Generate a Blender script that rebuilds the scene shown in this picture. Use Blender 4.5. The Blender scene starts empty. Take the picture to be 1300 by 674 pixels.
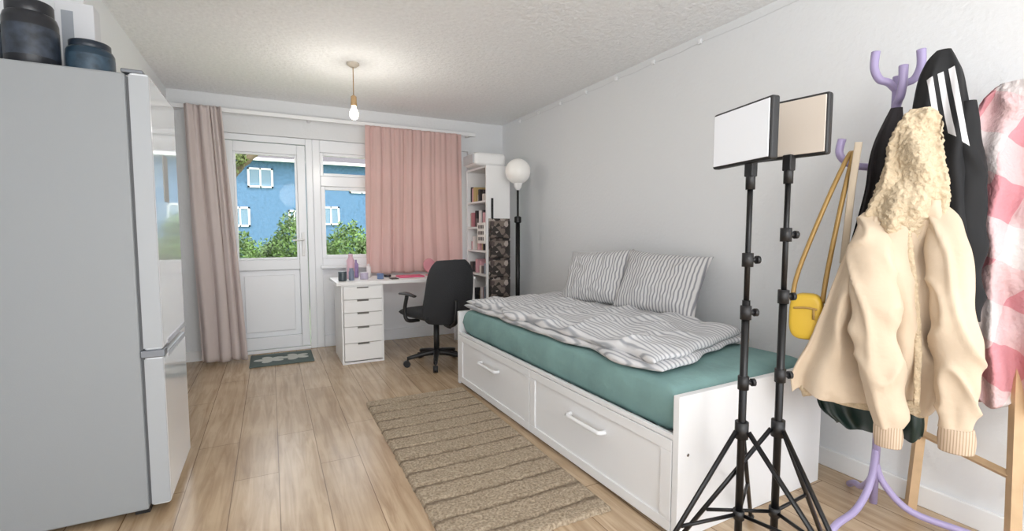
import bpy, bmesh, math, random
from mathutils import Vector, noise, Matrix
random.seed(7)
S=bpy.context.scene
S.view_settings.view_transform='Standard'
S.view_settings.look='None'
S.view_settings.exposure=0.66

# ---------------------------------------------------------------- materials
def srgb(c):
    return tuple(((x/255)/12.92 if x/255<=0.04045 else ((x/255+0.055)/1.055)**2.4) for x in c)+(1,)
def nodes(name):
    m=bpy.data.materials.new(name); m.use_nodes=True
    nt=m.node_tree; return m,nt,nt.nodes['Principled BSDF']
def N(nt,t,**k):
    n=nt.nodes.new(t)
    for a,b in k.items():
        if a.startswith('_'): setattr(n,a[1:],b)
        else: n.inputs[a.replace('__',' ')].default_value=b
    return n
def M(name,rgb,rough=.6,metal=0,bump=0,bs=60,var=0.0,vs=4,emit=0,coat=0,sheen=0,detail=4,bd=.01):
    m,nt,p=nodes(name); c=srgb(rgb)
    p.inputs['Base Color'].default_value=c; p.inputs['Roughness'].default_value=rough; p.inputs['Metallic'].default_value=metal
    if coat: p.inputs['Coat Weight'].default_value=coat
    if sheen: p.inputs['Sheen Weight'].default_value=sheen
    tc=N(nt,'ShaderNodeTexCoord')
    if var:
        n=N(nt,'ShaderNodeTexNoise',Scale=vs,Detail=4.0); nt.links.new(tc.outputs['Object'],n.inputs['Vector'])
        r=N(nt,'ShaderNodeValToRGB')
        r.color_ramp.elements[0].position=.3; r.color_ramp.elements[1].position=.7
        r.color_ramp.elements[0].color=tuple(max(0,x*(1-var)) for x in c[:3])+(1,)
        r.color_ramp.elements[1].color=tuple(min(1,x*(1+var)) for x in c[:3])+(1,)
        nt.links.new(n.outputs['Fac'],r.inputs['Fac']); nt.links.new(r.outputs['Color'],p.inputs['Base Color'])
    if bump:
        n=N(nt,'ShaderNodeTexNoise',Scale=bs,Detail=float(detail)); nt.links.new(tc.outputs['Object'],n.inputs['Vector'])
        b=N(nt,'ShaderNodeBump',Strength=bump,Distance=bd)
        nt.links.new(n.outputs['Fac'],b.inputs['Height']); nt.links.new(b.outputs['Normal'],p.inputs['Normal'])
    if emit:
        p.inputs['Emission Color'].default_value=c; p.inputs['Emission Strength'].default_value=emit
    return m
def math_n(nt,op,a,b=None,c=None):
    n=nt.nodes.new('ShaderNodeMath'); n.operation=op
    for i,x in enumerate((a,b,c)):
        if x is None: continue
        if isinstance(x,(int,float)): n.inputs[i].default_value=x
        else: nt.links.new(x,n.inputs[i])
    return n.outputs[0]
def mixc(nt,f,a,b):
    n=nt.nodes.new('ShaderNodeMix'); n.data_type='RGBA'
    if isinstance(f,(int,float)): n.inputs[0].default_value=f
    else: nt.links.new(f,n.inputs[0])
    for i,x in ((6,a),(7,b)):
        if isinstance(x,tuple): n.inputs[i].default_value=x
        else: nt.links.new(x,n.inputs[i])
    return n.outputs[2]
def xyz(nt,scale=None,distort=0,ds=5):
    tc=N(nt,'ShaderNodeTexCoord'); v=tc.outputs['Object']
    if distort:
        n=N(nt,'ShaderNodeTexNoise',Scale=ds,Detail=2.0); nt.links.new(v,n.inputs['Vector'])
        s=nt.nodes.new('ShaderNodeVectorMath'); s.operation='MULTIPLY_ADD'
        nt.links.new(n.outputs['Color'],s.inputs[0]); s.inputs[1].default_value=(distort,)*3; nt.links.new(v,s.inputs[2]); v=s.outputs[0]
    sp=nt.nodes.new('ShaderNodeSeparateXYZ'); nt.links.new(v,sp.inputs[0]); return sp.outputs,v

def stripe_mat(name,base,line,axis,freq,width,distort=.01,rough=.85,bump=.25,soft=.1):
    m,nt,p=nodes(name); o,v=xyz(nt,distort=distort,ds=6)
    f=math_n(nt,'FRACT',math_n(nt,'MULTIPLY',o[axis],freq))
    d=math_n(nt,'ABSOLUTE',math_n(nt,'SUBTRACT',f,.5))
    mr=N(nt,'ShaderNodeMapRange'); nt.links.new(d,mr.inputs[0]); mr.inputs[1].default_value=width; mr.inputs[2].default_value=width+soft
    mr.inputs[3].default_value=1; mr.inputs[4].default_value=0
    nt.links.new(mixc(nt,mr.outputs[0],srgb(base),srgb(line)),p.inputs['Base Color'])
    p.inputs['Roughness'].default_value=rough
    n=N(nt,'ShaderNodeTexNoise',Scale=30.0,Detail=4.0); nt.links.new(v,n.inputs['Vector'])
    b=N(nt,'ShaderNodeBump',Strength=bump,Distance=.01); nt.links.new(n.outputs['Fac'],b.inputs['Height']); nt.links.new(b.outputs['Normal'],p.inputs['Normal'])
    return m

m_wall=M('wall_paint',(228,230,232),.8,bump=.25,bs=45)
m_ceil=M('ceiling_artex',(244,245,246),.9,bump=.8,bs=34,detail=6,bd=.015,var=.04,vs=40)
m_white=M('white_satin',(238,239,240),.35)
m_upvc=M('upvc_white',(240,243,247),.25)
m_lam=M('white_laminate',(238,238,238),.4)
m_black=M('black_plastic',(24,24,26),.45)
m_blackm=M('black_metal',(20,20,22),.35,.3)
m_chrome=M('chrome',(190,190,195),.2,1)

def floor_mat():
    m,nt,p=nodes('oak_laminate'); tc=N(nt,'ShaderNodeTexCoord')
    mp=N(nt,'ShaderNodeMapping'); mp.inputs['Rotation'].default_value=(0,0,math.pi/2); nt.links.new(tc.outputs['Object'],mp.inputs['Vector'])
    br=N(nt,'ShaderNodeTexBrick',Scale=1.0); br.offset=.37
    br.inputs['Brick Width'].default_value=1.25; br.inputs['Row Height'].default_value=.19; br.inputs['Mortar Size'].default_value=.0022
    br.inputs['Mortar Smooth'].default_value=.3
    br.inputs['Color1'].default_value=srgb((204,181,152)); br.inputs['Color2'].default_value=srgb((194,170,140)); br.inputs['Mortar'].default_value=srgb((134,110,84))
    nt.links.new(mp.outputs[0],br.inputs['Vector'])
    mg=N(nt,'ShaderNodeMapping'); mg.inputs['Scale'].default_value=(26,2.0,1); nt.links.new(tc.outputs['Object'],mg.inputs['Vector'])
    n=N(nt,'ShaderNodeTexNoise',Scale=1.0,Detail=7.0,Roughness=.6,Distortion=.8); nt.links.new(mg.outputs[0],n.inputs['Vector'])
    r=N(nt,'ShaderNodeValToRGB'); r.color_ramp.elements[0].position=.32; r.color_ramp.elements[1].position=.60
    r.color_ramp.elements[0].color=(.66,.60,.54,1); r.color_ramp.elements[1].color=(1,1,1,1); nt.links.new(n.outputs['Fac'],r.inputs[0])
    n2=N(nt,'ShaderNodeTexNoise',Scale=3.0,Detail=3.0); nt.links.new(tc.outputs['Object'],n2.inputs['Vector'])
    r2=N(nt,'ShaderNodeValToRGB'); r2.color_ramp.elements[0].color=(.86,.84,.82,1); r2.color_ramp.elements[1].color=(1,1,1,1); r2.color_ramp.elements[0].position=.35;r2.color_ramp.elements[1].position=.6
    nt.links.new(n2.outputs['Fac'],r2.inputs[0])
    def mul(a,b):
        x=nt.nodes.new('ShaderNodeMix'); x.data_type='RGBA'; x.blend_type='MULTIPLY'; x.inputs[0].default_value=1
        nt.links.new(a,x.inputs[6]); nt.links.new(b,x.inputs[7]); return x.outputs[2]
    nt.links.new(mul(mul(br.outputs['Color'],r.outputs[0]),r2.outputs[0]),p.inputs['Base Color'])
    p.inputs['Roughness'].default_value=.25
    b=N(nt,'ShaderNodeBump',Strength=.15,Distance=.003); nt.links.new(br.outputs['Fac'],b.inputs['Height']); b.invert=True; nt.links.new(b.outputs['Normal'],p.inputs['Normal'])
    return m

# ---------------------------------------------------------------- helpers
CUR=[None]
def link(o,mats,smooth=False):
    S.collection.objects.link(o)
    for m in (mats if isinstance(mats,(list,tuple)) else [mats]): o.data.materials.append(m)
    if CUR[0]: o.parent=CUR[0]
    if smooth:
        for f in o.data.polygons: f.use_smooth=True
    return o
def group(name,loc=(0,0,0),rz=0):
    e=bpy.data.objects.new(name,None); S.collection.objects.link(e); e.location=loc; e.rotation_euler=(0,0,rz); e.empty_display_size=.1
    CUR[0]=e; return e
def end(): CUR[0]=None
def mesh(name,vs,fs,mats,smooth=True):
    me=bpy.data.meshes.new(name); me.from_pydata([tuple(v) for v in vs],[],fs); me.update()
    if smooth:
        bm=bmesh.new(); bm.from_mesh(me); bmesh.ops.recalc_face_normals(bm,faces=bm.faces); bm.to_mesh(me); bm.free()
    return link(bpy.data.objects.new(name,me),mats,smooth)
def bevel(o,w,seg=2):
    md=o.modifiers.new('b','BEVEL'); md.width=w; md.segments=seg; md.limit_method='ANGLE'; return o
def box(name,x0,x1,y0,y1,z0,z1,mat,bw=0,seg=2):
    vs=[(x,y,z) for x in (x0,x1) for y in (y0,y1) for z in (z0,z1)]
    fs=[(0,1,3,2),(4,6,7,5),(0,4,5,1),(2,3,7,6),(0,2,6,4),(1,5,7,3)]
    o=mesh(name,vs,fs,mat,False)
    if bw: bevel(o,bw,seg)
    return o
def boxes(name,lst,mats,bw=0):
    vs=[];fs=[];mi=[]
    for b in lst:
        k=len(vs); x0,x1,y0,y1,z0,z1=b[:6]
        vs+=[(x,y,z) for x in (x0,x1) for y in (y0,y1) for z in (z0,z1)]
        fs+=[tuple(i+k for i in f) for f in [(0,1,3,2),(4,6,7,5),(0,4,5,1),(2,3,7,6),(0,2,6,4),(1,5,7,3)]]
        mi+=[b[6] if len(b)>6 else 0]*6
    o=mesh(name,vs,fs,mats,False)
    for p,i in zip(o.data.polygons,mi): p.material_index=i
    if bw: bevel(o,bw)
    return o
def crom(P,t):
    n=len(P)-1; x=t*n; i=min(int(x),n-1); f=x-i
    p0=P[max(i-1,0)];p1=P[i];p2=P[i+1];p3=P[min(i+2,n)]
    return [0.5*((2*b)+(-a+c)*f+(2*a-5*b+4*c-d)*f*f+(-a+3*b-3*c+d)*f**3) for a,b,c,d in zip(p0,p1,p2,p3)]
def crease(v,seed,s):
    a=1-abs(noise.noise(Vector((v.x*s*1.3+seed,v.y*s,v.z*s*.55+v.x*2))))*2
    return a*a*a
def sweep(name,pts,rad,mat,flat=1.0,n=14,res=6,nz=0,nscale=12,straight=False,ref=(0,1,0),cr=0):
    if isinstance(rad,(int,float)): rad=[rad]*len(pts)
    P=[list(p)+[r] for p,r in zip(pts,rad)]
    K=len(P) if straight else (len(P)-1)*res+1
    Q=P if straight else [crom(P,i/(K-1)) for i in range(K)]
    vs=[];fs=[];R=Vector(ref)
    for i,q in enumerate(Q):
        c=Vector(q[:3]); a=Vector(Q[max(i-1,0)][:3]); b=Vector(Q[min(i+1,K-1)][:3]); T=(b-a).normalized()
        rr=R
        if abs(T.dot(R))>.98: rr=Vector((1,0,0))
        X=T.cross(rr).normalized(); Y=X.cross(T).normalized()
        for j in range(n):
            th=2*math.pi*j/n; v=c+X*math.cos(th)*q[3]+Y*math.sin(th)*q[3]*flat
            d=(v-c).normalized()
            if nz: v+=d*nz*noise.noise(v*nscale)
            if cr: v+=d*cr*(crease(Vector((v.x,v.y,v.z*1.5+v.x*1.2)),2.0,7)-.5)
            vs.append(v)
    for i in range(K-1):
        for j in range(n):
            fs.append((i*n+j,i*n+(j+1)%n,(i+1)*n+(j+1)%n,(i+1)*n+j))
    fs.append(tuple(range(n-1,-1,-1))); fs.append(tuple((K-1)*n+j for j in range(n)))
    return mesh(name,vs,fs,mat,True)
def cyl(name,a,b,r,mat,n=20,r2=None):
    o=sweep(name,[a,b],[r,r if r2 is None else r2],mat,n=n,straight=True)
    for p in o.data.polygons:
        if len(p.vertices)>4: p.use_smooth=False
    return o
def lathe(name,prof,mat,c=(0,0,0),n=32):
    vs=[];fs=[]
    for r,z in prof:
        for j in range(n):
            t=2*math.pi*j/n; vs.append((c[0]+r*math.cos(t),c[1]+r*math.sin(t),c[2]+z))
    for i in range(len(prof)-1):
        for j in range(n): fs.append((i*n+j,i*n+(j+1)%n,(i+1)*n+(j+1)%n,(i+1)*n+j))
    fs.append(tuple(range(n-1,-1,-1))); fs.append(tuple((len(prof)-1)*n+j for j in range(n)))
    o=mesh(name,vs,fs,mat,True)
    md=o.modifiers.new('e','EDGE_SPLIT'); md.split_angle=math.radians(50); return o
def loft(name,rows,mat,n=96,K=90,rip=.012,rf=9,nz=.012,ns=7,pw=.8,seed=0.0,cr=.012,hem=.012,fuzz=0):
    vs=[];fs=[]
    for i in range(K):
        q=crom([list(r) for r in rows],i/(K-1)); z,l,r,d,y=q; k=i/(K-1)
        cx=(l+r)/2; w=(r-l)/2
        for j in range(n):
            t=2*math.pi*j/n; ct,st=math.cos(t),math.sin(t)
            px=math.copysign(abs(ct)**pw,ct); py=math.copysign(abs(st)**pw,st)
            f=rip*min(1,k*2.5)*math.sin(rf*t+seed+1.5*math.sin(z*5+seed))*(abs(st)**.5)
            v=Vector((cx+w*px,y+d/2*py+f*(1 if st>=0 else -1),z))
            sg=(-1 if st<0 else 1)
            v.y+=nz*noise.noise(Vector((v.x*ns*1.6,seed,v.z*ns*.7)))*2*sg
            if cr: v.y+=sg*cr*(crease(v,seed,5)-.4)*abs(st)
            v.x+=nz*.6*noise.noise(Vector((seed+3,v.y*ns,v.z*ns)))
            if fuzz:
                h=noise.noise(v*85)*fuzz; v.x+=h*ct; v.y+=h*st
            v.z+=(hem*math.sin(5*t+seed)*max(0,(k-.85)/.15))
            vs.append(v)
    for i in range(K-1):
        for j in range(n): fs.append((i*n+j,i*n+(j+1)%n,(i+1)*n+(j+1)%n,(i+1)*n+j))
    fs.append(tuple(range(n-1,-1,-1))); fs.append(tuple((K-1)*n+j for j in range(n)))
    return mesh(name,vs,fs,mat,True)
def place(o,loc,rot=(0,0,0)): o.location=loc; o.rotation_euler=rot; return o

# ---------------------------------------------------------------- camera
cam=bpy.data.objects.new('camera',bpy.data.cameras.new('camera')); S.collection.objects.link(cam); S.camera=cam
cam.location=(0,0,1.17); cam.data.sensor_width=36; cam.data.lens=36*600/1300
cam.rotation_euler=Vector((.4533,.8885,-.0715)).to_track_quat('-Z','Y').to_euler()
cam.data.clip_start=.02; cam.data.clip_end=300

# ---------------------------------------------------------------- room shell
XL,XR,YF,H=-.76,2.45,5.05,2.40; YB=-1.6
box('floor',-1.3,XR+.1,YB,YF+.25,-.1,0,floor_mat())
box('ceiling',-1.3,XR+.1,YB,YF+.25,H,H+.1,m_ceil)
box('wall_right',XR,XR+.12,YB,YF+.25,0,H,m_wall)
box('wall_left',XL-.5,XL,3.02,YF+.25,0,H,m_wall); box('wall_left_alcove',-1.3,-1.2,YB,3.02,0,H,m_wall)
boxes('wall_far',[(XL,-.42,YF,YF+.22,0,H),(2.02,XR,YF,YF+.22,0,H),(-.42,2.02,YF,YF+.22,2.07,H)],m_wall)
box('baseboard_right',XR-.016,XR,YB,YF,0,.09,m_white,.004)
boxes('baseboard_far',[(XL,-.42,YF-.016,YF,0,.09),(2.02,XR-.02,YF-.016,YF,0,.09)],m_white)
box('baseboard_left',XL,XL+.016,3.03,YF-.02,0,.09,m_white,.004)

m_glass,nt,p=nodes('window_glass')
tr=N(nt,'ShaderNodeBsdfTransparent'); gl=N(nt,'ShaderNodeBsdfGlossy',Roughness=.02); fr=N(nt,'ShaderNodeFresnel',IOR=1.12); mx=N(nt,'ShaderNodeMixShader')
nt.links.new(fr.outputs[0],mx.inputs[0]); nt.links.new(tr.outputs[0],mx.inputs[1]); nt.links.new(gl.outputs[0],mx.inputs[2])
nt.links.new(mx.outputs[0],nt.nodes['Material Output'].inputs[0]); nt.nodes.remove(p)

# door
y0,y1=5.09,5.15
group('door_1')
boxes('frame',[(-.42,-.36,y0-.01,y1+.01,0,2.07),(.33,.39,y0-.01,y1+.01,0,2.07),(-.36,.33,y0-.01,y1+.01,2.01,2.07),(-.36,.33,y0-.02,y1,0,.03)],m_upvc,.006)
boxes('leaf',[(-.355,-.285,y0,y1,.035,2.005),(.25,.325,y0,y1,.035,2.005),(-.285,.25,y0,y1,1.91,2.005),(-.285,.25,y0,y1,.80,.90),(-.285,.25,y0,y1,.035,.15)],m_upvc,.006)
boxes('lower_panel',[(-.285,.25,y0+.025,y1-.01,.15,.80),(-.235,.20,y0+.012,y0+.03,.20,.75)],m_upvc,.008)
boxes('glazing_bead',[(-.285,-.265,y0+.01,y0+.03,.90,1.91),(.23,.25,y0+.01,y0+.03,.90,1.91),(-.265,.23,y0+.01,y0+.03,.90,.92),(-.265,.23,y0+.01,y0+.03,1.89,1.91)],m_upvc,.004)
box('glass',-.27,.24,y0+.032,y0+.038,.91,1.9,m_glass)
box('handle_plate',.272,.304,y0-.012,y0,.93,1.16,m_white,.006)
sweep('handle_lever',[(.288,y0-.01,1.09),(.288,y0-.045,1.09),(.27,y0-.05,1.09),(.19,y0-.05,1.085)],[.009,.009,.01,.008],m_white,n=10)
boxes('hinges',[(-.372,-.345,y0-.018,y0,.25,.34),(-.372,-.345,y0-.018,y0,1.0,1.09),(-.372,-.345,y0-.018,y0,1.7,1.79)],m_white,.004)
end()
group('window_1')
fr_l=[(.39,.46,y0-.01,y1+.01,0,2.07),(1.93,2.02,y0-.01,y1+.01,0,2.07),(.46,1.93,y0-.01,y1+.01,1.95,2.07),(.46,1.93,y0-.01,y1+.01,.82,.90),(.46,1.93,y0-.01,y1+.01,1.62,1.72),(1.16,1.24,y0-.01,y1+.01,.9,1.95),(.46,1.93,y0,y1,0,.12)]
boxes('frame',fr_l,m_upvc,.006)
boxes('sash',[(.46,.50,y0+.0,y0+.03,.90,1.62),(1.12,1.16,y0,y0+.03,.90,1.62),(.50,1.12,y0,y0+.03,.90,.935),(.50,1.12,y0,y0+.03,1.585,1.62),
 (.46,.49,y0,y0+.03,1.72,1.95),(1.13,1.16,y0,y0+.03,1.72,1.95),(.49,1.13,y0,y0+.03,1.72,1.75),(.49,1.13,y0,y0+.03,1.92,1.95)],m_upvc,.005)
box('infill_panel',.46,1.93,y0+.02,y1,.12,.82,m_upvc)
box('glass',.46,1.93,y0+.035,y0+.04,.88,1.96,m_glass)
box('sill',.44,1.98,YF-.02,y0-.01,.80,.83,m_upvc,.006)
end()
group('curtain_rail')
box('rail',-.74,2.05,4.90,4.93,2.215,2.25,m_white,.004)
boxes('brackets',[(x,x+.03,4.93,YF,2.22,2.245) for x in (-.6,.35,1.2,1.98)],m_white)
end()

# curtains
def curtain_mat(name,rgb,tw=.45):
    m,nt,p=nodes(name); c=srgb(rgb); p.inputs['Base Color'].default_value=c; p.inputs['Roughness'].default_value=.9
    t=N(nt,'ShaderNodeBsdfTranslucent'); t.inputs[0].default_value=c; mx=N(nt,'ShaderNodeMixShader',Fac=tw)
    nt.links.new(p.outputs[0],mx.inputs[1]); nt.links.new(t.outputs[0],mx.inputs[2]); nt.links.new(mx.outputs[0],nt.nodes['Material Output'].inputs[0])
    tc=N(nt,'ShaderNodeTexCoord'); n=N(nt,'ShaderNodeTexNoise',Scale=140.0); nt.links.new(tc.outputs['Object'],n.inputs['Vector'])
    b=N(nt,'ShaderNodeBump',Strength=.15,Distance=.004); nt.links.new(n.outputs['Fac'],b.inputs['Height']); nt.links.new(b.outputs['Normal'],p.inputs['Normal'])
    return m
def curtain(name,tl,tr_,bl,br_,zt,zb,y,folds,amp,mat,seed):
    nx,nz=240,60; vs=[];fs=[]
    for i in range(nz+1):
        k=i/nz; l=tl+(bl-tl)*k; r=tr_+(br_-tr_)*k; z=zt+(zb-zt)*k
        for j in range(nx+1):
            u=j/nx; ph=u*folds*2*math.pi+1.6*math.sin(u*6+seed)+.9*math.sin(k*3+u*5+seed)*k
            a=amp*(.55+.6*noise.noise(Vector((u*6,seed,k*1.5)))+.5*k)
            yy=y+a*math.sin(ph)*(.8 if k>.03 else .6)+.3*amp*math.sin(ph*2.3+seed)*(1-k*.7)
            xx=l+(r-l)*u+.35*a*math.cos(ph)
            vs.append((xx,yy,z+(.008*math.sin(ph*.5) if i==nz else 0)))
    for i in range(nz):
        for j in range(nx): fs.append((i*(nx+1)+j,i*(nx+1)+j+1,(i+1)*(nx+1)+j+1,(i+1)*(nx+1)+j))
    o=mesh(name,vs,fs,mat); md=o.modifiers.new('s','SOLIDIFY'); md.thickness=.002; return o
curtain('curtain',-.61,-.34,-.57,-.22,2.235,.03,4.82,3.6,.035,curtain_mat('curtain_dusty_pink',(226,215,212),.3),1.0)
curtain('curtain.001',.86,1.87,.84,1.88,2.215,.745,4.87,8.5,.020,curtain_mat('curtain_pink',(230,201,196),.35),4.0)

# radiator
group('radiator')
box('panel',-.72,-.655,3.7,4.66,.12,.86,m_white,.012)
boxes('ribs',[(-.657,-.648,3.74+i*.045,3.76+i*.045,.16,.82) for i in range(20)],m_white,.003)
boxes('brackets',[(-.759,-.72,3.9,3.94,.2,.8),(-.759,-.72,4.4,4.44,.2,.8)],m_white)
cyl('pipe',(-.69,4.62,.12),(-.69,4.62,0),.009,m_white)
end()

# fridge
group('fridge_freezer',(.025,-.07,0))
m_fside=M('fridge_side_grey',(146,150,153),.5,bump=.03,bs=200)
m_ffront=M('fridge_front_white',(226,230,234),.10,coat=.5)
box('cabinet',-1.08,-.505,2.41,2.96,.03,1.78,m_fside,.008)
box('door_gasket',-.505,-.495,2.42,2.95,.05,1.77,M('gasket',(90,92,95),.6))
box('door_upper',-.495,-.43,2.41,2.96,.69,1.785,m_ffront,.012,3)
box('door_lower',-.495,-.43,2.41,2.96,.04,.665,m_ffront,.012,3)
boxes('side_edge',[(-.494,-.431,2.408,2.412,.70,1.775),(-.494,-.431,2.408,2.412,.05,.655)],M('fridge_edge',(166,170,174),.4))
boxes('hinge',[(-.505,-.424,2.400,2.46,.662,.692),(-.52,-.45,2.42,2.47,1.785,1.80)],M('hinge_grey',(120,124,130),.35,.6),.004)
boxes('grip_recess',[(-.4305,-.427,2.50,2.94,.693,.715),(-.4305,-.427,2.50,2.94,.642,.662)],m_chrome,.001)
boxes('door_reflection',[(-.4305,-.428,2.60,2.70,1.30,1.50)],M('reflection_grey',(170,172,170),.6),.001)  # grey patch painted on the glossy door as a dark reflection
boxes('feet',[(-1.05,-1.0,2.45,2.5,0,.03),(-.56,-.51,2.45,2.5,0,.03),(-1.05,-1.0,2.87,2.92,0,.03),(-.56,-.51,2.87,2.92,0,.03)],m_black)
end()
def tub(name,x,y,r,h,body,label,lid):
    group(name,(x,y,1.782))
    lathe('body',[(r*.9,0),(r,.01),(r,h*.72),(r*.93,h*.80),(r*.8,h*.84)],body)
    lathe('label',[(r*1.004,h*.18),(r*1.006,h*.2),(r*1.006,h*.6),(r*1.004,h*.62)],label)
    lathe('lid',[(r*.84,h*.82),(r*.86,h*.84),(r*.86,h*.98),(r*.82,h)],lid); end()
dk=M('tub_black',(34,36,42),.3); lb=M('tub_label',(48,56,68),.4,var=.5,vs=30); bl=M('tub_blue',(36,56,72),.3); lb2=M('tub_label_blue',(54,74,90),.4,var=.4,vs=30)
tub('protein_tub',-.79,2.50,.080,.255,dk,lb,dk); tub('protein_tub.001',-.63,2.55,.078,.150,bl,lb2,M('lid_dark',(32,42,54),.35)); tub('protein_tub.002',-.93,2.62,.055,.19,M('tub_slate',(70,78,86),.4),lb,dk)
group('cereal_box'); box('carton',-.79,-.66,2.75,2.84,1.782,2.16,M('carton_white',(214,216,220),.6),.003)
boxes('carton_print',[(-.77,-.73,2.7485,2.7499,1.85,2.12)],M('carton_print_grey',(150,156,164),.6)); end()

# pendant
group('pendant_light')
lathe('ceiling_rose',[(.045,-.0),(.045,-.012),(.02,-.03)],M('rose',(205,196,182),.5),(.579,3.7,2.4))
cyl('cord',(.579,3.7,2.38),(.579,3.7,2.16),.0035,M('cord_tan',(170,140,105),.7),8)
lathe('lamp_holder',[(.008,.07),(.02,.06),(.022,0),(.018,-.005)],M('brass_holder',(190,158,116),.5,.2),(.579,3.7,2.10))
m_bulb=M('bulb_glow',(255,232,200),.2,emit=6)
lathe('bulb',[(.014,.0),(.016,-.02),(.03,-.05),(.033,-.07),(.025,-.095),(.008,-.105)],m_bulb,(.579,3.7,2.10))
L=bpy.data.lights.new('bulb_light','POINT'); L.energy=6; L.color=(1,.95,.88); L.shadow_soft_size=.06
lo=bpy.data.objects.new('bulb_light',L); lo.location=(.579,3.7,1.86); S.collection.objects.link(lo); lo.parent=CUR[0]
end()

# door mat
mm,nt,p=nodes('door_mat_weave'); o_,v_=xyz(nt)
def petal(cx,cy,r):
    dx=math_n(nt,'SUBTRACT',o_[0],cx); dy=math_n(nt,'MULTIPLY',math_n(nt,'SUBTRACT',o_[1],cy),1.1)
    d=math_n(nt,'SQRT',math_n(nt,'ADD',math_n(nt,'MULTIPLY',dx,dx),math_n(nt,'MULTIPLY',dy,dy)))
    an=math_n(nt,'ARCTAN2',dy,dx); rr=math_n(nt,'MULTIPLY_ADD',math_n(nt,'ABSOLUTE',math_n(nt,'SINE',math_n(nt,'MULTIPLY',an,2.5))),r*.5,r*.5)
    return math_n(nt,'LESS_THAN',d,rr)
f=math_n(nt,'MAXIMUM',petal(-.04,4.76,.13),petal(.17,4.78,.13))
nt.links.new(mixc(nt,f,srgb((96,108,106)),srgb((200,202,196))),p.inputs['Base Color']); p.inputs['Roughness'].default_value=.95
box('door_mat',-.20,.32,4.56,4.98,.001,.012,mm,.004)

# rug
RP=.14
rm,nt,p=nodes('jute_shag_rug'); o_,v_=xyz(nt,distort=.025,ds=9)
f=math_n(nt,'FRACT',math_n(nt,'MULTIPLY',o_[1],1/RP)); d=math_n(nt,'ABSOLUTE',math_n(nt,'SUBTRACT',f,.5))
mr=N(nt,'ShaderNodeMapRange'); nt.links.new(d,mr.inputs[0]); mr.inputs[1].default_value=.02; mr.inputs[2].default_value=.12; mr.inputs[3].default_value=1; mr.inputs[4].default_value=0
n=N(nt,'ShaderNodeTexNoise',Scale=95.0,Detail=5.0); nt.links.new(v_,n.inputs['Vector'])
r=N(nt,'ShaderNodeValToRGB'); r.color_ramp.elements[0].position=.35; r.color_ramp.elements[1].position=.65
r.color_ramp.elements[0].color=srgb((140,124,104)); r.color_ramp.elements[1].color=srgb((186,170,148)); nt.links.new(n.outputs['Fac'],r.inputs[0])
nt.links.new(mixc(nt,math_n(nt,'MULTIPLY',mr.outputs[0],.7),r.outputs[0],srgb((92,76,60))),p.inputs['Base Color']); p.inputs['Roughness'].default_value=1
b=N(nt,'ShaderNodeBump',Strength=.8,Distance=.010); nt.links.new(n.outputs['Fac'],b.inputs['Height']); nt.links.new(b.outputs['Normal'],p.inputs['Normal'])
nx,ny=110,260; vs=[];fs=[]
rx0,rx1,ry0,ry1=.54,1.245,1.51,3.25
for j in range(ny+1):
    for i in range(nx+1):
        u,v=i/nx,j/ny; x=rx0+(rx1-rx0)*u; y=ry0+(ry1-ry0)*v
        e=min(u*(rx1-rx0),(1-u)*(rx1-rx0),v*(ry1-ry0),(1-v)*(ry1-ry0))
        gz=abs(((y+.01*math.sin(x*9))/RP)%1-.5)
        z=.018*min(1,(e/.012))**.5+ (.004*noise.noise(Vector((x*60,y*60,0))) - (.006 if gz<.06 else 0))*(1 if e>.01 else 0)
        if e<.001:
            x+=.006*noise.noise(Vector((x*40,y*40,3))); y+=.008*noise.noise(Vector((x*40,y*40,9)))
        vs.append((x,y,max(z,.001)))
for j in range(ny):
    for i in range(nx): fs.append((j*(nx+1)+i,j*(nx+1)+i+1,(j+1)*(nx+1)+i+1,(j+1)*(nx+1)+i))
mesh('woven_rug',vs,fs,rm)

# ---------------------------------------------------------------- daybed
BL=(1.325,1.235,0); BR=math.radians(1.6); LEN=2.17; WID=.94
m_bed=M('bed_white_foil',(232,233,235),.4)
group('daybed',BL,BR)
box('end_panel_near',0,WID,0,.03,0,.56,m_bed,.003)
box('end_panel_far',0,WID,LEN-.03,LEN,0,.56,m_bed,.003)
box('back_panel',WID-.02,WID,.03,LEN-.03,.05,.50,m_bed,.002)
box('front_rail',.002,.02,.03,LEN-.03,.385,.405,m_bed,.002)
box('plinth',.03,.05,.03,LEN-.03,0,.06,m_bed)
mid=LEN/2
for k,(a,b_) in enumerate(((.034,mid-.003),(mid+.003,LEN-.034))):
    boxes('drawer_front_%d'%(k+1),[(.008,.024,a,b_,.02,.382),(0,.010,a,b_,.02,.065),(0,.010,a,b_,.337,.382),(0,.010,a,a+.055,.065,.337),(0,.010,b_-.055,b_,.065,.337)],m_bed,.002)
    c=(a+b_)/2; 
    sweep('handle_%d'%(k+1),[(.008,c-.13,.262),(-.022,c-.125,.262),(-.026,c-.10,.262),(-.027,c,.262),(-.026,c+.10,.262),(-.022,c+.125,.262),(.008,c+.13,.262)],.0105,m_bed,n=12,res=4)
boxes('slats',[(.03,WID-.03,.1+i*.15,.17+i*.15,.36,.38) for i in range(14)],m_bed)
cyl('cam_bolt',(.05,-.002,.33),(.05,.004,.33),.006,m_chrome)
end()
m_teal=M('teal_sheet',(122,156,154),.8,bump=.7,bs=10,var=.12,vs=5,bd=.015)
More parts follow.
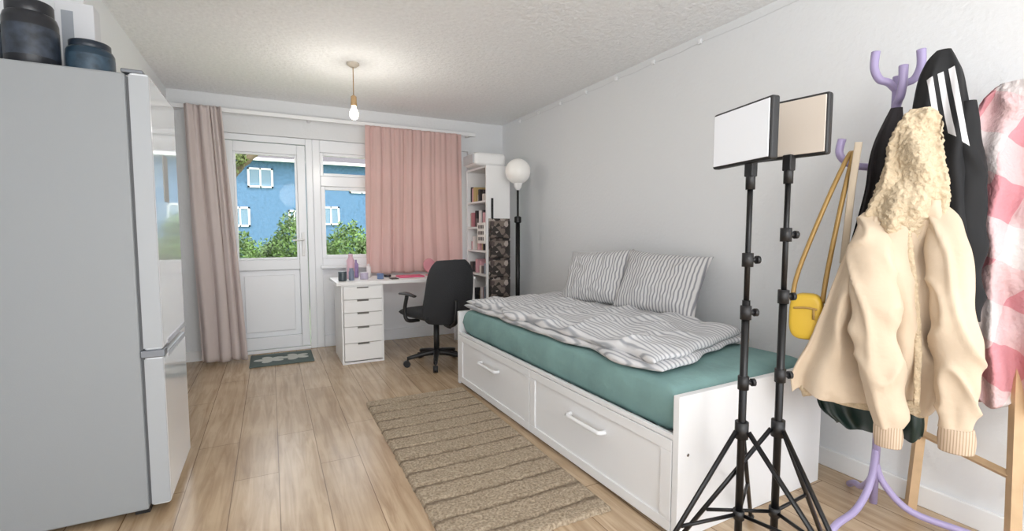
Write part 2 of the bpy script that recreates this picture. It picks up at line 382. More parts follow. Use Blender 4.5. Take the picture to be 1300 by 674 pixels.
def slab(name,quad,h0,th,mat,nx=70,ny=150,nz=.01,ns=5,ex=10,seed=0,wav=0,stretch=(1,1),cr=0,side_cr=0):
    vs=[];fs=[]
    A,B,C,D=[Vector(q) for q in quad]
    def edge(u): 
        return (1-abs(2*u-1)**ex)**.5
    for side in (1,0):
        for j in range(ny+1):
            for i in range(nx+1):
                u,v=i/nx,j/ny; 
                uu=.5-.5*math.cos(math.pi*u); vv=.5-.5*math.cos(math.pi*v)
                uu=.35*uu+.65*u; vv=.35*vv+.65*v
                p=(A*(1-uu)+B*uu)*(1-vv)+(D*(1-uu)+C*uu)*vv
                x,y=p
                x+=wav*noise.noise(Vector((seed,y*4,0)))*(1-uu)*1.5; y+=wav*noise.noise(Vector((x*5,seed,2)))*(1-vv)*1.5
                e=edge(u)*edge(v)
                if side: 
                    w=noise.noise(Vector((x*ns*stretch[0],y*ns*stretch[1],seed)))+.5*noise.noise(Vector((x*ns*2.3*stretch[0],y*ns*2.1*stretch[1],seed+5)))
                    z=h0+th*(.5+.5*e)+nz*w*e
                    if cr:
                        a=1-abs(noise.noise(Vector((x*4+y*1.5,y*2.6-x,seed+1))))*2.4; a=max(0,a)
                        z+=cr*a*a*a*e
                else: z=h0+th*(.5-.5*e)
                vs.append((x,y,z))
    m=(nx+1)*(ny+1)
    for j in range(ny):
        for i in range(nx):
            q=(j*(nx+1)+i,j*(nx+1)+i+1,(j+1)*(nx+1)+i+1,(j+1)*(nx+1)+i)
            fs.append(q); fs.append(tuple(m+x for x in reversed(q)))
    o=mesh(name,vs,fs,mat)
    bm=bmesh.new(); bm.from_mesh(o.data); bmesh.ops.remove_doubles(bm,verts=bm.verts,dist=.00005); bmesh.ops.recalc_face_normals(bm,faces=bm.faces); bm.to_mesh(o.data); bm.free()
    for f in o.data.polygons: f.use_smooth=True
    return o
o=slab('mattress',[(.028,.036),(WID-.03,.036),(WID-.03,LEN-.036),(.028,LEN-.036)],.382,.20,m_teal,nz=.005,ns=4,ex=24,seed=2); place(o,BL,(0,0,BR))
m_duv=stripe_mat('duvet_ticking_stripe',(214,214,216),(158,161,167),0,36,.08,.022,soft=.2)
group('duvet',BL,BR)
slab('lower_fold',[(.045,.14),(.90,.37),(.90,2.10),(.03,2.12)],.584,.05,m_duv,nz=.014,ns=5,ex=12,seed=11,wav=.03,cr=.008)
slab('upper_fold',[(.055,.16),(.89,.38),(.89,2.08),(.04,2.09)],.615,.055,m_duv,nz=.028,ns=4.5,ex=10,seed=23,wav=.04,cr=.02)
end()
m_pil=stripe_mat('pillow_ticking_stripe',(212,211,211),(142,143,148),0,46,.11,.006,soft=.16)
def pillow(name,loc,rot,w,h,T,seed):
    n=44; vs=[];fs=[]
    for side in (1,-1):
        for j in range(n+1):
            for i in range(n+1):
                u,v=2*i/n-1,2*j/n-1
                x=w/2*u*(1-.07*(1-v*v)); y=h/2*v*(1-.07*(1-u*u))
                t=T/2*max(0,(1-abs(u)**2.6)*(1-abs(v)**2.6))**.55
                t*=1+.22*noise.noise(Vector((u*2.2,v*2.2,seed)))
                t+=.014*noise.noise(Vector((u*6,v*5,seed+4)))*min(1,(1-abs(u))*(1-abs(v))*12)
                vs.append((x,y,side*t))
    m=(n+1)**2
    for j in range(n):
        for i in range(n):
            q=(j*(n+1)+i,j*(n+1)+i+1,(j+1)*(n+1)+i+1,(j+1)*(n+1)+i); fs.append(q); fs.append(tuple(m+a for a in reversed(q)))
    o=mesh(name,vs,fs,m_pil); 
    bm=bmesh.new(); bm.from_mesh(o.data); bmesh.ops.remove_doubles(bm,verts=bm.verts,dist=.00005); bmesh.ops.recalc_face_normals(bm,faces=bm.faces); bm.to_mesh(o.data); bm.free()
    o.location=loc; o.rotation_euler=rot
    return o
def prot(yaw,lean,roll=0):
    B=Matrix(((0,0,-1),(-1,0,0),(0,1,0)))
    return (Matrix.Rotation(yaw,3,'Z')@Matrix.Rotation(lean,3,'Y')@B@Matrix.Rotation(roll,3,'Z')).to_euler()
pillow('pillow',(2.09,2.76,.845),prot(math.radians(14),math.radians(24),math.radians(4)),.56,.41,.16,1)
pillow('pillow.001',(2.19,2.23,.845),prot(math.radians(16),math.radians(26),math.radians(-3)),.58,.42,.18,8)

# ---------------------------------------------------------------- desk
group('desk')
box('top',.49,1.78,4.28,4.82,.70,.73,m_lam,.003)
boxes('leg',[(1.74,1.78,4.30,4.34,0,.70),(1.74,1.78,4.76,4.80,0,.70)],m_lam,.002)
end()
group('drawer_unit')
boxes('carcass',[(.53,.545,4.30,4.80,0,.698),(.875,.89,4.30,4.80,0,.698),(.545,.875,4.30,4.80,0,.02),(.545,.875,4.30,4.80,.683,.698),(.545,.875,4.79,4.80,.02,.683)],m_lam,.001)
zz=[.03,.19,.335,.46,.575,.69]
m_gap=M('drawer_gap',(120,116,112),.8)
for i in range(5):
    a,b_=zz[i]+.002,zz[i+1]-.002
    boxes('drawer_%d'%(i+1),[(.548,.872,4.285,4.302,a,b_-.016),(.548,.66,4.285,4.302,b_-.016,b_),(.76,.872,4.285,4.302,b_-.016,b_)],m_lam,.001)
    box('pull_slot_%d'%(i+1),.655,.765,4.3005,4.3035,b_-.02,b_+.001,m_gap)
end()
def jar(name,x,y,prof,mat,z=.731): 
    o=lathe(name,prof,mat,(0,0,0)); o.location=(x,y,z); return o
jar('coffee_mug',.56,4.42,[(.03,0),(.036,.005),(.036,.08),(.034,.085)],M('mug_dark',(70,80,86),.3))
jar('water_bottle',.66,4.62,[(.034,0),(.036,.01),(.036,.17),(.02,.2),(.02,.23)],M('bottle_pink',(214,176,190),.3))
jar('pill_bottle',.64,4.44,[(.022,0),(.024,.005),(.024,.08),(.017,.09),(.019,.11)],M('bottle_grey',(120,130,150),.3))
jar('candle_jar',.76,4.5,[(.035,0),(.037,.005),(.037,.06),(.034,.062)],M('jar_lilac',(186,176,196),.3))
jar('cosmetic_bottle',.83,4.66,[(.02,0),(.022,.005),(.022,.10),(.01,.11),(.01,.13)],M('bottle_white',(232,226,226),.3))
jar('face_cream_jar',.90,4.46,[(.028,0),(.03,.004),(.03,.035),(.031,.036),(.031,.05),(.028,.052)],M('cream_jar_blue',(110,130,170),.3))
jar('hand_sanitiser',.72,4.70,[(.02,0),(.023,.006),(.023,.13),(.009,.145),(.009,.17)],M('sanitiser_violet',(150,130,176),.25))
jar('tape_roll',1.0,4.62,[(.03,0),(.034,.002),(.034,.02),(.03,.022)],M('tape_black',(40,40,44),.4))
box('notebook',1.08,1.32,4.45,4.62,.731,.745,M('notebook_pink',(222,96,132),.5),.002)
box('mobile_phone',.98,1.05,4.36,4.48,.731,.738,m_black,.003)
group('desk_mirror')
o=lathe('mirror',[(.001,-.006),(.07,-.006),(.072,0),(.07,.006),(.001,.006)],M('mirror_pink',(220,150,160),.2)); o.rotation_euler=(math.radians(80),0,.3); o.location=(1.42,4.62,.83)
lathe('base',[(.04,0),(.04,.008),(.006,.015),(.006,.04)],M('mirror_pink2',(220,150,160),.3),(1.42,4.62,.731)); end()

# ---------------------------------------------------------------- office chair
group('office_chair',(1.28,3.98,0),math.radians(14))
mf=M('chair_fabric',(44,45,48),.85,bump=.4,bs=160)
for i in range(5):
    a=math.radians(72*i+20); c,s=math.cos(a),math.sin(a)
    sweep('base_arm_%d'%i,[(0,0,.11),(c*.12,s*.12,.10),(c*.26,s*.26,.075)],[.03,.022,.016],m_black,n=10,res=3)
    cyl('caster_%d'%i,(c*.265-s*.02,s*.265+c*.02,.028),(c*.265+s*.02,s*.265-c*.02,.028),.028,m_black,16)
    cyl('caster_stem_%d'%i,(c*.255,s*.255,.03),(c*.255,s*.255,.085),.008,m_black,8)
cyl('gas_column',(0,0,.09),(0,0,.38),.025,m_black); cyl('gas_inner',(0,0,.3),(0,0,.42),.014,m_chrome)
box('mechanism',-.09,.09,-.11,.10,.385,.42,m_black,.01)
slab('seat',[(-.23,-.20),(.23,-.20),(.24,.24),(-.24,.24)],.42,.085,mf,nx=40,ny=40,nz=.004,ex=5)
n=34; vs=[];fs=[]
for j in range(n+1):
    for i in range(n+1):
        u,v=2*i/n-1,2*j/n-1
        w=.235*(1-.08*v)*(.62+.38*(1-abs(v)**5))
        hh=.275*(.93+.07*(1-u*u))
        x=u*w; z=.665+hh*v; y=-.265-.05*v+.08*u*u-.02*(1-v*v)
        vs.append((x,y,z))
for j in range(n):
    for i in range(n): fs.append((j*(n+1)+i,j*(n+1)+i+1,(j+1)*(n+1)+i+1,(j+1)*(n+1)+i))
o=mesh('backrest',vs,fs,mf); md=o.modifiers.new('s','SOLIDIFY'); md.thickness=.035; md.offset=0; bevel(o,.012,3)
sweep('back_bracket',[(0,-.08,.39),(0,-.22,.37),(0,-.31,.43),(0,-.315,.60)],[.022,.022,.022,.02],m_black,n=10,flat=.6)
for sx in (-1,1):
    sweep('arm_post_%d'%sx,[(sx*.16,.02,.41),(sx*.27,.02,.42),(sx*.29,.03,.50),(sx*.285,.0,.63)],.016,m_black,n=10)
    sweep('arm_pad_%d'%sx,[(sx*.285,-.13,.64),(sx*.285,0,.65),(sx*.28,.12,.64)],[.02,.028,.02],m_black,n=12,flat=.5,ref=(0,0,1))
end()

# ---------------------------------------------------------------- bookcase
bx0,bx1,by0,by1,bh=1.90,2.16,4.28,4.80,1.82
group('bookcase')
sh=[.04,.42,.72,.96,1.20,1.46,bh-.02]
boxes('carcass',[(bx0,bx1,by0,by0+.02,0,bh),(bx0,bx1,by1-.02,by1,0,bh),(bx1-.01,bx1,by0+.02,by1-.02,0,bh)]+[(bx0,bx1-.01,by0+.02,by1-.02,z,z+.02) for z in sh],m_lam,.001)
box('letter_board',bx0-.014,bx0-.001,by0+.02,by0+.2,1.05,1.26,M('board_white',(235,232,228),.6),.002)
boxes('lettering',[(bx0-.016,bx0-.0141,by0+.04+.035*i,by0+.06+.035*i,1.08+.06*j,1.115+.06*j) for i in range(4) for j in range(3)],m_black)
end()
pal=[(60,54,56),(186,120,128),(220,212,204),(110,98,98),(200,176,120),(235,230,230),(140,150,166),(44,44,48),(216,168,176)]
pm=[M('shelf_item_%d'%i,c,.5) for i,c in enumerate(pal)]
lst=[]
for z in sh[:-1]:
    y=by0+.03
    top=.17 if z>.3 else .28
    while y<by1-.06:
        w=random.uniform(.02,.06); h=random.uniform(.06,top); 
        lst.append((bx0+random.uniform(.01,.05),bx0+.2,y,min(y+w,by1-.025),z+.021,z+.021+h,random.randrange(len(pm)))); y+=w+random.uniform(.0,.03)
boxes('books_and_toiletries',lst,pm,.002)
group('storage_box')
box('body',1.80,2.14,4.32,4.62,bh+.001,bh+.13,m_lam,.035,4); box('front_cap',1.785,1.80,4.34,4.60,bh+.02,bh+.11,M('box_grey',(190,192,196),.4),.006)
end()
mo,nt,p=nodes('floral_dark_fabric'); tc=N(nt,'ShaderNodeTexCoord'); vo=N(nt,'ShaderNodeTexVoronoi',Scale=26.0); nt.links.new(tc.outputs['Object'],vo.inputs['Vector'])
r=N(nt,'ShaderNodeValToRGB'); r.color_ramp.interpolation='CONSTANT'; e=r.color_ramp.elements; e[0].color=srgb((52,48,46)); e[1].position=.4; e[1].color=srgb((120,108,100))
x=e.new(.62); x.color=srgb((176,164,156)); x=e.new(.75); x.color=srgb((80,70,68)); nt.links.new(vo.outputs['Color'],r.inputs[0]); nt.links.new(r.outputs[0],p.inputs['Base Color']); p.inputs['Roughness'].default_value=.8
group('hanging_organiser')
box('backing',1.92,2.15,4.262,4.276,.50,1.30,mo,.003)
for i in range(4): 
    o=slab('pocket_%d'%i,[(1.925,.0),(2.145,.0),(2.145,.17),(1.925,.17)],0,.035,mo,nx=16,ny=16,nz=.008,ex=4,seed=i)
    o.rotation_euler=(math.radians(90),0,0); o.location=(0,4.262,.52+i*.195)
box('strap',1.95,1.97,4.266,4.276,1.28,1.5,m_black); end()

# floor lamp
group('floor_lamp',(2.15,4.09,0))
lathe('base',[(.12,0),(.125,.006),(.12,.02),(.02,.028)],m_blackm); cyl('pole',(0,0,.02),(0,0,1.62),.011,m_blackm)
cyl('pole_sleeve',(0,0,.1),(0,0,1.25),.022,m_blackm); lathe('collar',[(.02,1.25),(.034,1.26),(.034,1.31),(.02,1.32)],m_blackm); lathe('shade_cup',[(.012,1.57),(.035,1.60),(.045,1.64)],m_lam)
lathe('globe_shade',[(max(.001,.122*math.sin(math.pi*i/24)),-.122*math.cos(math.pi*i/24)) for i in range(25)],M('opal_glass',(240,238,234),.3,emit=.04),(0,0,1.75))  # lamp is off; slight emission added to whiten the globe
end()

# ---------------------------------------------------------------- LED light stands
m_diff=M('led_diffuser',(222,225,230),.5,emit=.14); m_diff2=M('led_diffuser_warm',(196,186,175),.5,emit=.03)  # panels are off; faint glow added to lighten the diffusers
def stand(name,x,y,feet,knobs,panL,panR,zc,ph,diff):
    group(name,(x,y,0))
    top=zc-ph/2-.02
    cyl('pole_lower',(0,0,.12),(0,0,.95),.012,m_blackm,14); cyl('pole_upper',(0,0,.9),(0,0,top),.0085,m_blackm,14)
    for i,z in enumerate(knobs):
        cyl('collar_%d'%i,(0,0,z-.022),(0,0,z+.022),.017,m_black,14); cyl('knob_%d'%i,(0,0,z),(.030,-.012,z),.008,m_black,10); cyl('knob_head_%d'%i,(.026,-.010,z),(.036,-.014,z),.013,m_black,10)
    cyl('hub',(0,0,.495),(0,0,.55),.021,m_black); cyl('brace_collar',(0,0,.22),(0,0,.25),.018,m_black)
    for i,(ang,r) in enumerate(feet):
        c,s=math.cos(math.radians(ang)),math.sin(math.radians(ang))
        sweep('leg_%d'%i,[(c*.022,s*.022,.52),(c*r,s*r,.012)],[.010,.010],m_blackm,n=8,straight=True,flat=.6)
        sweep('brace_%d'%i,[(c*.018,s*.018,.235),(c*r*.56,s*r*.56,.235)],[.006,.006],m_blackm,n=8,straight=True)
        cyl('foot_%d'%i,(c*(r-.015),s*(r-.015),.02),(c*(r+.012),s*(r+.012),.011),.0115,m_black,10)
    cyl('spigot',(0,0,top-.06),(0,0,top),.014,m_black); box('tilt_head',-.014,.014,-.014,.014,top-.02,top+.03,m_black,.003)
    a=Vector((panL[0]-x,panL[1]-y,0)); b=Vector((panR[0]-x,panR[1]-y,0)); c=(a+b)/2; d=(b-a); w=d.length; ang=math.atan2(d.y,d.x)
    R=Matrix.Rotation(ang,4,'Z')
    def pb(nm,x0,x1,y0,y1,z0,z1,mat,bw):
        o=box(nm,x0,x1,y0,y1,z0,z1,mat,bw,3); o.matrix_local=Matrix.Translation(Vector((c.x,c.y,zc)))@R; return o
    pb('panel_housing',-w/2,w/2,-.012,.018,-ph/2,ph/2,m_black,.008)
    pb('panel_diffuser',-w/2+.008,w/2-.008,-.0145,-.010,-ph/2+.008,ph/2-.008,diff,.002)
    pb('panel_rear_box',-.05,.05,.018,.034,-.04,.04,m_black,.004)
    end()
stand('studio_light_stand',1.355,1.0,[(170,.40),(285,.42),(30,.40)],[1.08,.91,.68],(1.378,1.155),(1.318,.90),1.475,.185,m_diff)
stand('studio_light_stand.001',1.475,.955,[(4,.34),(150,.40),(258,.42)],[1.16,.96,.70],(1.47,1.075),(1.503,.85),1.495,.185,m_diff2)

# ---------------------------------------------------------------- coat rack
FR=(1.91,.84,0); FA=math.radians(-66.4)
m_lav=M('lavender_enamel',(166,154,194),.35)
cx,cy=-.032,.276
group('coat_rack',FR,FA)
sweep('pole',[(cx,cy,.07),(cx,cy,1.76)],.014,m_lav,straight=True)
for i,a in enumerate((246,111,2)):
    c,s=math.cos(math.radians(a)),math.sin(math.radians(a)); r=.31 if i!=1 else .26
    if i==2: r=.36
    sweep('foot_%d'%i,[(cx,cy,.30-.03*i),(cx+c*.03,cy+s*.03,.16),(cx+c*.12,cy+s*.12,.075),(cx+c*(r-.06),cy+s*(r-.06),.05),(cx+c*r,cy+s*r,.013)],.013,m_lav)
for i,(a,z,r) in enumerate(((200,1.74,.075),(15,1.73,.07),(285,1.66,.07),(190,1.42,.17),(330,1.44,.14),(80,1.42,.12))):
    c,s=math.cos(math.radians(a)),math.sin(math.radians(a))
    P=[(0,z-.03),(r*.35,z),(r*.75,z+.015),(r,z+.06),(r*.97,z+.12)]
    sweep('hook_%d'%i,[(cx+c*q,cy+s*q,zz_) for q,zz_ in P],[.014,.014,.014,.014,.015],m_lav,n=12)
end()

# cream sherpa jacket
m_cream=M('cream_suede',(204,186,164),.95,bump=.35,bs=22,var=.07,vs=6)
m_sherpa=M('sherpa_fleece',(206,188,160),1,bump=1.0,bs=95,detail=5,var=.12,vs=60)
m_rib=stripe_mat('ribbed_cuff',(200,180,158),(166,144,122),0,140,.12,0)
group('sherpa_jacket',FR,FA)
loft('body',[(1.27,-.05,.11,.09,.0),(1.19,-.11,.135,.13,.01),(1.05,-.155,.155,.15,.01),(.90,-.205,.16,.16,.01),(.75,-.255,.16,.16,.01),(.63,-.30,.14,.15,.01),(.565,-.295,.12,.13,.01)],m_cream,rip=.022,rf=8,nz=.02,seed=1.3,cr=.026)
loft('hood',[(1.575,.01,.062,.03,.0),(1.545,-.012,.085,.08,0),(1.48,-.035,.098,.12,0),(1.38,-.050,.106,.14,0),(1.28,-.082,.118,.14,-.005),(1.20,-.09,.12,.12,-.01),(1.14,-.05,.09,.08,-.02)],m_sherpa,n=160,K=130,rip=.012,rf=5,nz=.016,ns=12,seed=4,fuzz=.008)
sweep('sleeve_left',[(-.075,-.02,1.235),(-.075,-.07,1.12),(-.06,-.10,.95),(-.035,-.11,.78),(-.01,-.11,.62),(.0,-.105,.52)],[.035,.062,.068,.064,.054,.044],m_cream,flat=.7,n=48,res=20,nz=.016,nscale=9,cr=.016)
sweep('cuff_left',[(.0,-.105,.525),(.003,-.104,.49),(.004,-.103,.455)],[.038,.040,.036],m_rib,flat=.7,n=32)
sweep('sleeve_right',[(.085,-.02,1.25),(.12,-.055,1.14),(.14,-.08,.97),(.158,-.09,.80),(.165,-.09,.66),(.168,-.085,.55)],[.035,.06,.062,.062,.056,.048],m_cream,flat=.75,n=48,res=20,nz=.018,nscale=9,cr=.017)
sweep('cuff_right',[(.168,-.085,.555),(.170,-.084,.52),(.171,-.083,.48)],[.042,.046,.043],m_rib,flat=.75,n=32)
sweep('front_placket',[(.02,-.06,1.2),(.045,-.075,1.0),(.065,-.078,.8),(.07,-.07,.60)],[.008,.010,.010,.008],m_sherpa,flat=.6,n=12,nz=.004,nscale=60)
loft('hem_lining',[(.60,-.285,.13,.12,.03),(.57,-.28,.12,.13,.03),(.55,-.265,.10,.12,.03)],m_sherpa,K=16,rip=.01,nz=.01)
end()
mt,nt,p=nodes('black_track_fabric'); o_,v_=xyz(nt)
q=math_n(nt,'ADD',o_[0],math_n(nt,'MULTIPLY',o_[2],.18))
st=math_n(nt,'LESS_THAN',math_n(nt,'FRACT',math_n(nt,'MULTIPLY',q,34)),.55)
m1=math_n(nt,'MULTIPLY',math_n(nt,'GREATER_THAN',q,.353),math_n(nt,'LESS_THAN',q,.441))
m2=math_n(nt,'MULTIPLY',math_n(nt,'GREATER_THAN',math_n(nt,'MULTIPLY_ADD',o_[0],.9,o_[2]),1.60),math_n(nt,'LESS_THAN',math_n(nt,'MULTIPLY_ADD',o_[0],-.5,o_[2]),1.66))
m3=math_n(nt,'LESS_THAN',o_[1],.12)
f=math_n(nt,'MULTIPLY',math_n(nt,'MULTIPLY',st,m1),math_n(nt,'MULTIPLY',m2,m3))
nt.links.new(mixc(nt,f,srgb((20,21,24)),srgb((215,215,218))),p.inputs['Base Color']); p.inputs['Roughness'].default_value=.8
group('tracksuit_jacket',FR,FA)
loft('body',[(1.79,.075,.115,.03,.15),(1.75,.045,.13,.08,.15),(1.68,.025,.15,.12,.15),(1.50,.012,.175,.14,.15),(1.26,.01,.195,.14,.15),(1.0,.01,.21,.14,.15),(.86,.02,.215,.13,.15)],mt,rip=.012,rf=6,nz=.016,seed=7)
sweep('sleeve',[(.15,.12,1.60),(.175,.11,1.35),(.19,.11,1.1),(.197,.11,.87)],[.03,.042,.042,.032],mt,flat=.8,n=32,res=14,nz=.012,cr=.010)
end()
group('black_trousers',FR,FA)
loft('cloth',[(1.62,-.045,-.01,.03,.17),(1.52,-.08,.0,.06,.17),(1.40,-.105,-.005,.07,.17),(1.25,-.12,-.02,.07,.17),(1.12,-.145,-.06,.06,.16),(1.0,-.165,-.11,.05,.16)],M('black_cotton',(36,33,36),.9),rip=.01,nz=.012,seed=5)
end()
group('fabric_belt',FR,FA)
sweep('belt',[(-.13,.10,1.50),(-.142,.09,1.35),(-.15,.085,1.2),(-.158,.085,1.05)],.012,M('cream_webbing',(204,190,170),.8),flat=.25,n=10)
end()
group('green_coat',FR,FA)
loft('body',[(1.15,-.06,.08,.08,.16),(.9,-.14,.09,.10,.16),(.7,-.20,.09,.11,.15),(.56,-.235,.09,.12,.15),(.47,-.22,.10,.12,.15),(.42,-.16,.10,.10,.15)],M('dark_green_satin',(14,38,32),.45),rip=.016,rf=8,nz=.018,seed=9)
end()
# yellow bag
m_yel=M('yellow_leather',(208,172,54),.45,bump=.1,bs=120); m_gold=M('gold_strap',(168,136,80),.4,.2)
group('crossbody_bag',FR,FA)
n=40;vs=[];fs=[]
def se(t,a,b,p): 
    c,s=math.cos(t),math.sin(t); return (a*math.copysign(abs(c)**p,c),b*math.copysign(abs(s)**p,s))
prof=[(-.034,.3),(-.034,.75),(-.032,.88),(-.028,.96),(-.020,1),(.020,1),(.028,.96),(.032,.86),(.034,.3)]
for (yy,k) in prof:
    for j in range(n):
        a,b_=se(2*math.pi*j/n,.056*k,.088*k,.62); vs.append((-.262+a,.03+yy,.845+b_))
for i in range(len(prof)-1):
    for j in range(n): fs.append((i*n+j,i*n+(j+1)%n,(i+1)*n+(j+1)%n,(i+1)*n+j))
fs.append(tuple(range(n))); fs.append(tuple((len(prof)-1)*n+j for j in range(n)))
mesh('bag_body',vs,fs,m_yel)
sweep('zip',[(-.30,-.006,.878),(-.262,-.007,.882),(-.224,-.006,.878)],.004,m_gold,n=8)
sweep('zip_pull',[(-.235,-.008,.878),(-.233,-.010,.84)],.004,m_gold,n=8,straight=True)
sweep('strap_a',[(-.312,.03,.90),(-.295,.035,1.02),(-.22,.08,1.28),(-.165,.15,1.455),(-.155,.19,1.47)],.0085,m_gold,n=8)
sweep('strap_b',[(-.212,.03,.90),(-.202,.04,1.02),(-.172,.09,1.28),(-.15,.15,1.455),(-.155,.19,1.47)],.0085,m_gold,n=8)
end()
# pink checked fleece
mp_,nt,p=nodes('pink_check_fleece'); o_,v_=xyz(nt,distort=.06,ds=7)
a=math_n(nt,'LESS_THAN',math_n(nt,'FRACT',math_n(nt,'MULTIPLY',math_n(nt,'ADD',o_[0],math_n(nt,'MULTIPLY',o_[2],-.35)),4.6)),.5)
b_=math_n(nt,'LESS_THAN',math_n(nt,'FRACT',math_n(nt,'MULTIPLY',math_n(nt,'ADD',o_[2],math_n(nt,'MULTIPLY',o_[0],.5)),3.6)),.5)
s_=math_n(nt,'MULTIPLY',math_n(nt,'ADD',a,b_),.5)
r=N(nt,'ShaderNodeValToRGB'); r.color_ramp.elements[0].color=srgb((214,206,206)); r.color_ramp.elements[1].color=srgb((206,142,150)); x=r.color_ramp.elements.new(.5); x.color=srgb((216,186,188))
nt.links.new(s_,r.inputs[0]); nt.links.new(r.outputs[0],p.inputs['Base Color']); p.inputs['Roughness'].default_value=1
n_=N(nt,'ShaderNodeTexNoise',Scale=60.0,Detail=4.0); nt.links.new(v_,n_.inputs['Vector']); bb=N(nt,'ShaderNodeBump',Strength=.8,Distance=.01); nt.links.new(n_.outputs['Fac'],bb.inputs['Height']); nt.links.new(bb.outputs['Normal'],p.inputs['Normal'])
group('fleece_blanket',FR,FA)
loft('blanket',[(1.67,.24,.30,.05,.25),(1.62,.20,.36,.10,.26),(1.50,.175,.40,.12,.27),(1.25,.19,.42,.13,.26),(1.0,.21,.43,.14,.24),(.75,.22,.42,.14,.23),(.575,.23,.40,.12,.23)],mp_,rip=.024,rf=7,nz=.022,seed=3,cr=.022,fuzz=.004)
end()
m_pine=M('pine_wood',(200,170,134),.6,var=.12,vs=12)
group('wooden_clothes_stand')
def beam(nm,a,b_,w): 
    o=sweep(nm,[a,b_],w,m_pine,n=4,straight=True); 
    for f in o.data.polygons: f.use_smooth=False
    return o
beam('leg_1',(2.19,.585,0),(2.30,.66,1.60),.022); beam('leg_2',(2.385,.95,0),(2.345,.86,1.60),.022); beam('leg_3',(2.385,.40,0),(2.345,.50,1.60),.022)
beam('rail_lower',(2.215,.60,.34),(2.375,.93,.34),.016); beam('rail_lower_2',(2.215,.60,.34),(2.375,.43,.34),.016); beam('rail_top',(2.335,.45,1.58),(2.335,.84,1.58),.014)
end()

# cable clipped along the top of the right wall
group('wall_cable')
ys=(1.5,2.19,2.6,3.0,3.4,3.8,4.2,4.6)
for i,y in enumerate(ys):
    boxes('cable_clip_%d'%i,[(2.436,2.45,y-.012,y+.012,2.345,2.375),(2.428,2.436,y-.005,y+.005,2.35,2.362)],m_white,.002)
P=[]
for a,b_ in zip(ys[:-1],ys[1:]): P+=[(2.4475,a,2.355),(2.4475,(a+b_)/2,2.348)]
P.append((2.4475,ys[-1],2.355))
sweep('cable',P,.0018,M('cable_grey',(214,216,218),.5),n=6)
end()

# ---------------------------------------------------------------- outside
box('exterior_ground',-40,40,5.35,60,-.3,-.15,M('grass_ground',(130,150,96),.9,var=.3,vs=.8))
group('neighbour_building')
m_blue=M('blue_render',(78,112,144),.85,bump=.5,bs=8,var=.22,vs=9); m_roof=M('roof_tile',(78,74,78),.8)
box('facade',-14,14,25,33,-.15,4.45,m_blue)
vs=[(-14.5,24.5,4.45),(14.5,24.5,4.45),(14.5,29,6.6),(-14.5,29,6.6),(-14.5,33.5,4.45),(14.5,33.5,4.45)]
mesh('roof',vs,[(0,1,2,3),(3,2,5,4),(0,4,5,1)],m_roof,False)
box('gutter',-14.5,14.5,24.4,24.55,4.38,4.5,m_white)
boxes('downpipe',[(1.9,2.0,24.9,25,-.1,4.4),(-2.6,-2.5,24.9,25,-.1,4.4)],m_blackm)
wl=[];wd=[]
for (xa,xb,za,zb) in ((-.85,.2,3.2,4.1),(-1.6,-.8,1.4,2.3),(2.3,3.1,1.5,2.4),(3.6,4.8,3.1,4.0),(-4.5,-3.4,3.2,4.1),(.8,1.3,1.2,2.2),(6.5,7.7,3.1,4.0),(5.6,6.8,1.4,2.4)):
    wl+=[(xa,xb,24.93,25.0,za,za+.08),(xa,xb,24.93,25.0,zb-.08,zb),(xa,xa+.08,24.93,25.0,za,zb),(xb-.08,xb,24.93,25.0,za,zb),((xa+xb)/2-.03,(xa+xb)/2+.03,24.93,25.0,za,zb)]
    wd+=[(xa,xb,24.97,24.99,za,zb)]
boxes('window_frames',wl,m_white); boxes('window_panes',wd,M('pane_dark',(100,128,148),.1))
end()
def leafy(name,blobs,n,size,mat):
    vs=[];fs=[]
    for (c,rad) in blobs:
        for _ in range(n):
            d=Vector((random.gauss(0,1),random.gauss(0,1),random.gauss(0,1))).normalized(); k=random.uniform(.72,1.0)*(1+.18*noise.noise(d*3+Vector(c)))
            p=Vector(c)+Vector((d.x*rad[0],d.y*rad[1],d.z*rad[2]))*k
            if p.z<-.14: continue
            a=Vector((random.gauss(0,1),random.gauss(0,1),random.gauss(0,1))).normalized(); b=a.cross(d+Vector((random.uniform(-.7,.7),)*3)).normalized(); s=size*random.uniform(.6,1.3); i=len(vs)
            vs+=[p-a*s,p+b*s*.5,p+a*s,p-b*s*.5]; fs.append((i,i+1,i+2,i+3))
    return mesh(name,vs,fs,mat,False)
m_leaf=M('hedge_leaf',(80,108,48),.6,var=.6,vs=5); m_leaf2=M('tree_leaf',(96,108,60),.6,var=.5,vs=6)
leafy('garden_shrub',[((-.50,9,.38),(.42,.5,.80)),((.0,9.4,.2),(.34,.4,.75))],4500,.034,m_leaf)
leafy('garden_shrub.001',[((.40,9.2,.55),(.48,.5,.95))],6500,.034,m_leaf)
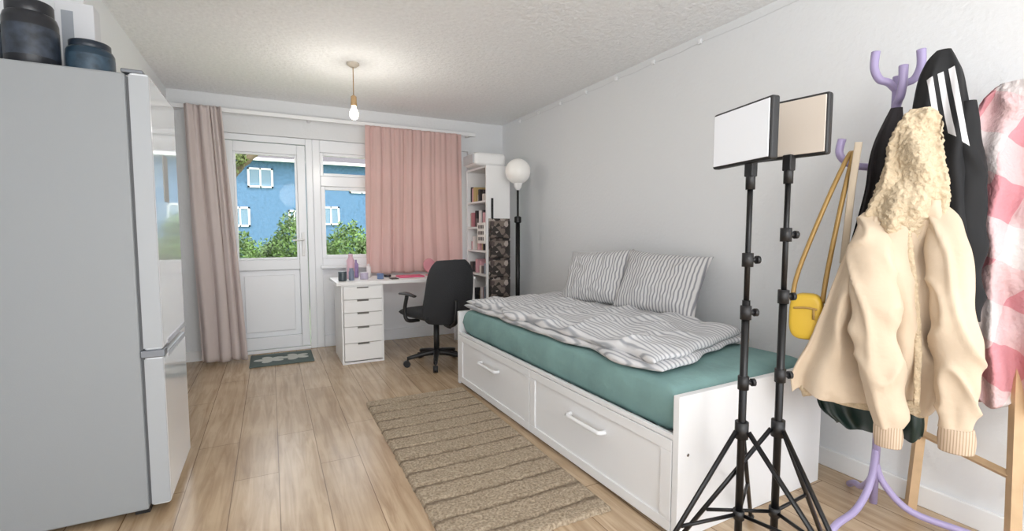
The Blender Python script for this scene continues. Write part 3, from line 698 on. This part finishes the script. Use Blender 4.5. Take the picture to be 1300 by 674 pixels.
leafy('garden_shrub.002',[((1.22,8.8,.45),(.50,.5,.88)),((1.9,9.3,.4),(.5,.5,.85))],5500,.034,m_leaf)
leafy('garden_shrub.003',[((-2.0,11,.4),(.7,.5,.9)),((3.4,11,.4),(.8,.5,.9)),((.2,12,.3),(1.4,.5,.75)),((1.8,12,.3),(1.2,.5,.75))],4000,.045,m_leaf)
group('garden_tree')
m_bark=M('bark',(96,84,66),.9,bump=.6,bs=20)
sweep('trunk',[(-1.1,7.6,-.15),(-.98,7.6,1.0),(-.72,7.6,1.55),(-.42,7.6,1.98),(-.10,7.6,2.32),(.2,7.6,2.7)],[.13,.11,.085,.06,.04,.02],m_bark,nz=.02)
sweep('branch',[(-.85,7.6,1.35),(-.62,7.6,1.85),(-.5,7.6,2.5)],[.07,.045,.02],m_bark)
leafy('leaves',[((-.50,7.6,2.16),(.24,.25,.20)),((-.9,7.7,2.5),(.55,.5,.4))],1100,.035,m_leaf2)
end()

# ---------------------------------------------------------------- light
w=bpy.data.worlds.new('world'); S.world=w; w.use_nodes=True
bg=w.node_tree.nodes['Background']; bg.inputs[0].default_value=(.94,.97,1,1); bg.inputs[1].default_value=2.3
sun=bpy.data.lights.new('sun','SUN'); sun.energy=2.2; sun.angle=.02; sun.color=(1,.96,.9)
so=bpy.data.objects.new('sun',sun); S.collection.objects.link(so); so.rotation_euler=Vector((-.25,.5,-.85)).to_track_quat('-Z','Y').to_euler()
group('added_fill_lamp',(.45,-1.0,0))  # unseen lamp added behind the camera to brighten the room
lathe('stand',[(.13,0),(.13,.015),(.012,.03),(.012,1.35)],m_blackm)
lathe('shade',[(max(.002,.16*math.sin(math.pi*i/20)),1.5-.16*math.cos(math.pi*i/20)) for i in range(21)],M('fill_lamp_shade',(255,248,238),.4,emit=3))
L=bpy.data.lights.new('fill_light','POINT'); L.energy=36; L.color=(1,.98,.95); L.shadow_soft_size=.25
lo=bpy.data.objects.new('fill_light',L); lo.location=(0,0,1.95); S.collection.objects.link(lo); lo.parent=CUR[0]
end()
